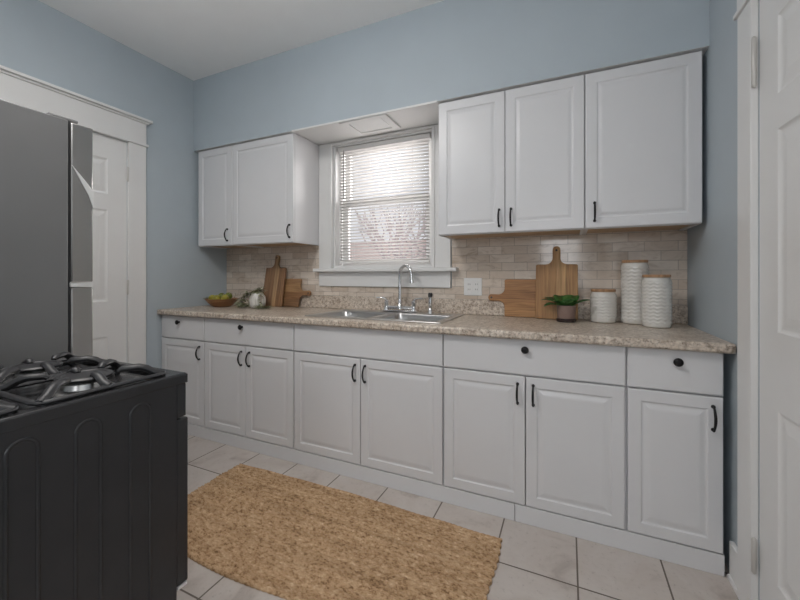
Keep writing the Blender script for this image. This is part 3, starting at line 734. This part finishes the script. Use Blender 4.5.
# cooktop: raised rim with a shallow well
bm = bmesh.new(); x0, x1, y0, y1 = stx0-.003, stx1+.003, syb, -1.128
prof = [(0, .872), (0, .895), (.004, .900), (.030, .9005), (.036, .898), (.046, .888), (.05, .8875)]
rings = []
for ins, zz in prof: rings.append([bm.verts.new(p) for p in ((x0+ins, y0+ins, zz), (x1-ins, y0+ins, zz), (x1-ins, y1-ins, zz), (x0+ins, y1-ins, zz))])
for a, b in zip(rings, rings[1:]):
    for k in range(4): bm.faces.new((a[k], a[(k+1) % 4], b[(k+1) % 4], b[k]))
bm.faces.new(rings[-1]); bm.faces.new(rings[0][::-1])
sp_('cooktop', bm, M['stove'], bevel=.002, smooth=35)
BPOS = [(1.520, -1.312), (1.758, -1.312), (1.520, -1.600), (1.758, -1.600)]
for i, (x, y) in enumerate(BPOS):
    bm = bmesh.new(); r = .052 if i != 0 else .050
    lathe(bm, [(r+.012, .8877), (r+.006, .892), (r-.006, .896), (r-.010, .908), (r-.004, .912), (r-.006, .9145), (r-.02, .9145)], 32, (x, y, 0))
    b = sp_('burner_base', bm, M['steel'], smooth=35)
    bm = bmesh.new(); lathe(bm, [(r-.004, .9147), (r+.004, .917), (r+.005, .922), (r, .9258), (r-.008, .926), (r-.010, .9245), (.006, .9245)], 32, (x, y, 0))
    sp_('burner_cap', bm, M['iron'], b, smooth=35)
for bx_, by_ in BPOS:
    bm = bmesh.new(); hx, hy = .104, .134; zl = .9065; yo = by_+(.004 if by_ > -1.4 else -.004)
    xa, xb, ya, yb = bx_-hx, bx_+hx, yo-hy, yo+hy
    fr_ = [(xb, yb-.02, zl), (xb-.006, yb-.006, zl), (xb-.02, yb, zl), (xa+.02, yb, zl), (xa+.006, yb-.006, zl), (xa, yb-.02, zl), (xa, ya+.02, zl), (xa+.006, ya+.006, zl), (xa+.02, ya, zl), (xb-.02, ya, zl), (xb-.006, ya+.006, zl), (xb, ya+.02, zl)]
    tube(bm, fr_, .0080, 8, closed=True, flat=.7)
    for ax, ay, L in ((1, 1, 1), (-1, 1, 1), (1, -1, 1), (-1, -1, 1), (1, 0, 1), (-1, 0, 1)):
        P0 = Vector((bx_+ax*(hx-.004), yo+ay*(hy-.004), zl)); P1 = Vector((bx_, by_, 0)); d = P1-P0; d.z = 0; n_ = d.length; d.normalize()
        stop = max(n_-.074, .060)
        pts = [P0, P0+d*.022+Vector((0, 0, .006)), P0+d*.040+Vector((0, 0, .018)), P0+d*.056+Vector((0, 0, .0235)), P0+d*stop+Vector((0, 0, .0225)), P0+d*(stop+.006)+Vector((0, 0, .017))]
        tube(bm, pts, [.009, .0105, .0105, .0105, .010, .007], 8, flat=.85)
    for x in (xa+.004, xb-.004):
        for y in (ya+.012, yb-.012): lathe(bm, [(.007, .889), (.006, .906)], 8, (x, y, 0))
    sp_('grate', bm, M['iron'], smooth=50)
bm = boxes((stx0, stx1, syf, -1.131, .780, .8715)); cp = sp_('control_panel', bm, M['stove'], bevel=.003)
for i in range(4):
    bm = bmesh.new(); lathe(bm, [(.020, 0), (.019, .004), (.016, .022), (.004, .024)], 18)
    bmesh.ops.rotate(bm, verts=bm.verts[:], matrix=Matrix.Rotation(-PI/2, 3, 'X')); bmesh.ops.translate(bm, verts=bm.verts[:], vec=(stx0+.08+i*.095, -1.131, .828))
    sp_('burner_knob', bm, M['stove'], cp, smooth=40)
od = sp_('oven_door', boxes((stx0+.002, stx1-.001, syf, -1.124, .318, .774)), M['stove'], bevel=.004)
bm = boxes((stx0+.002, stx1-.001, syf+.004, -1.128, .308, .317)); tag(sp_('door_edge_strip', bm, M['bright'], od), 'bright metal strip')
bm = bmesh.new(); tube(bm, [(stx0+.05, -1.124, .735), (stx0+.055, -1.112, .737), (stx0+.07, -1.110, .738), (stx1-.07, -1.110, .738), (stx1-.055, -1.112, .737), (stx1-.05, -1.124, .735)], .007, 10)
sp_('door_handle', bm, M['stove'], od, smooth=50)
sp_('storage_drawer', boxes((stx0+.004, stx1-.012, syf-.02, syf-.004, .07, .300)), M['stove'], bevel=.003)
for x in (stx0+.04, stx1-.04):
    for y in (syb+.04, syf-.05):
        bm = bmesh.new(); lathe(bm, [(.018, .0005), (.018, .012), (.008, .016), (.008, .055)], 14, (x, y, 0)); sp_('foot', bm, M['gasket'], smooth=40)

# ------------------------------------------------------------------ refrigerator
fx0, fx1, fyf, fyb = .545, 1.250, -1.122, -1.800
fr = thing('refrigerator', ((fx0+fx1)/2, (fyf+fyb)/2, 0), 'tall grey refrigerator with stainless doors at the left edge behind the stove', 'refrigerator')
FO = Vector(((fx0+fx1)/2, (fyf+fyb)/2, 0))
def fp(name, bm, m, parent=None, **k):
    bmesh.ops.translate(bm, verts=bm.verts[:], vec=-FO); return obj(name, bm, m, parent or fr, **k)
fp('body', boxes((fx0, fx1, fyb, fyf, .03, 1.716)), M['fridge'], bevel=.004)
fp('gasket', boxes((fx0+.008, fx1-.008, fyf, fyf+.008, .10, 1.712)), M['gasket'])
def fdoor(z0, z1):
    bm = bmesh.new(); ya = fyf+.008; poly = [(fx0, ya), (fx1, ya), (fx1, ya+.066)]
    for i in range(1, 8): u = i/8; poly.append((fx1-(fx1-fx0)*u, ya+.066+.016*math.sin(PI*u)))
    poly.append((fx0, ya+.066))
    a = [bm.verts.new((x, y, z0)) for x, y in poly]; b = [bm.verts.new((x, y, z1)) for x, y in poly]
    bm.faces.new(a[::-1]); bm.faces.new(b)
    for i in range(len(poly)): j = (i+1) % len(poly); bm.faces.new((a[i], a[j], b[j], b[i]))
    return bm
ud = fp('upper_door', fdoor(1.146, 1.712), M['fdoor'], bevel=.004)
ld = fp('lower_door', fdoor(.10, 1.126), M['fdoor'], bevel=.004)
tag(fp('divider_strip', boxes((fx0+.004, fx1+.001, fyf+.006, fyf+.074, 1.129, 1.143)), M['bright']), 'bright strip between the doors')
# curved white wedge on the hinge-side edge of the upper door
bm = bmesh.new(); ya = fyf+.008
poly = [(ya+.002, 1.560), (ya+.040, 1.515), (ya+.067, 1.480), (ya+.067, 1.415), (ya+.052, 1.462), (ya+.026, 1.513)]
a = [bm.verts.new((fx1-.004, y, z)) for y, z in poly]; b = [bm.verts.new((fx1+.003, y, z)) for y, z in poly]
bm.faces.new(a); bm.faces.new(b[::-1])
for i in range(6): j = (i+1) % 6; bm.faces.new((a[i], b[i], b[j], a[j]))
tag(fp('edge_wedge', bm, M['bright'], ud, bevel=.001), 'white curved wedge')
for s, zc0, zc1 in ((0, 1.18, 1.45), (1, .75, 1.09)):
    bm = bmesh.new(); x = fx0+.05; y = fyf+.078
    tube(bm, [(x, y, zc0), (x, y+.035, zc0+.02), (x, y+.04, (zc0+zc1)/2), (x, y+.035, zc1-.02), (x, y, zc1)], .010, 10); fp('door_handle', bm, M['fdoor'], ld if s else ud, smooth=50)
fp('hinge_cover', boxes((fx1-.09, fx1-.012, fyf-.05, fyf+.035, 1.7165, 1.728)), M['fridge'], bevel=.004)
fp('toe_grille', boxes((fx0+.01, fx1-.01, fyf+.002, fyf+.030, .012, .092)), M['gasket'])
for x in (fx0+.06, fx1-.06):
    for y in (fyb+.06, fyf-.06):
        bm = bmesh.new(); lathe(bm, [(.02, .0005), (.02, .031)], 12, (x, y, 0)); fp('foot', bm, M['gasket'])

# ------------------------------------------------------------------ outside the window
tag(obj('ground_outside', boxes((-14, 18, 1.0, 30, -.9, -.7)), M['snow']), kind='structure')
hs = thing('brick_house', (-2.5, 13.0, -.7), 'pinkish brick house seen through the blind outside the window', 'house')
obj('wall', cells([-4.5, -1.2, 1.2, 4.5], [0, 6], [0, 1.0, 2.6, 3.4]), M['brick'], hs)
bm = bmesh.new(); prism(bm, [(-4.9, 3.4), (4.9, 3.4), (0, 6.2)], -.3, 6.3); obj('roof', bm, M['snow'], hs)
f_ = obj('window', cells([-1.0, -.9, .9, 1.0], [-.06, -.001], [1.0, 1.1, 2.3, 2.4], {(1, 0, 1)}), M['trim'], hs); obj('pane', boxes((-.9, .9, -.04, -.03, 1.1, 2.3)), M['slot'], f_)
tr = thing('bare_tree', (-.30, 5.2, -.85), 'bare leafless tree outside the window behind the blind', 'tree')
rt = random.Random(5); bt = bmesh.new(); bb = bmesh.new()
tube(bt, [(0, 0, 0), (.03, 0, 1.0), (0, .03, 1.9)], [.14, .11, .09], 10)
def grow(p, d, L, r, k):
    q = p+d*L; m = p.lerp(q, .5)+Vector((rt.uniform(-1, 1), rt.uniform(-1, 1), rt.uniform(-1, 1)))*L*.06
    tube(bb, [p, m, q], [r, r*.85, r*.7], 6)
    if k:
        for _ in range(3 if k > 2 else 2):
            e = (d+Vector((rt.uniform(-.75, .75), rt.uniform(-.75, .75), rt.uniform(-.1, .5)))).normalized(); grow(q, e, L*rt.uniform(.62, .85), r*.62, k-1)
for a in range(5):
    t = a*1.26; grow(Vector((0, .03, 1.75)), Vector((.55*math.cos(t), .55*math.sin(t), .9)).normalized(), .60, .055, 4)
obj('trunk', bt, M['bark'], tr, smooth=60); obj('branches', bb, M['bark'], tr, smooth=60)
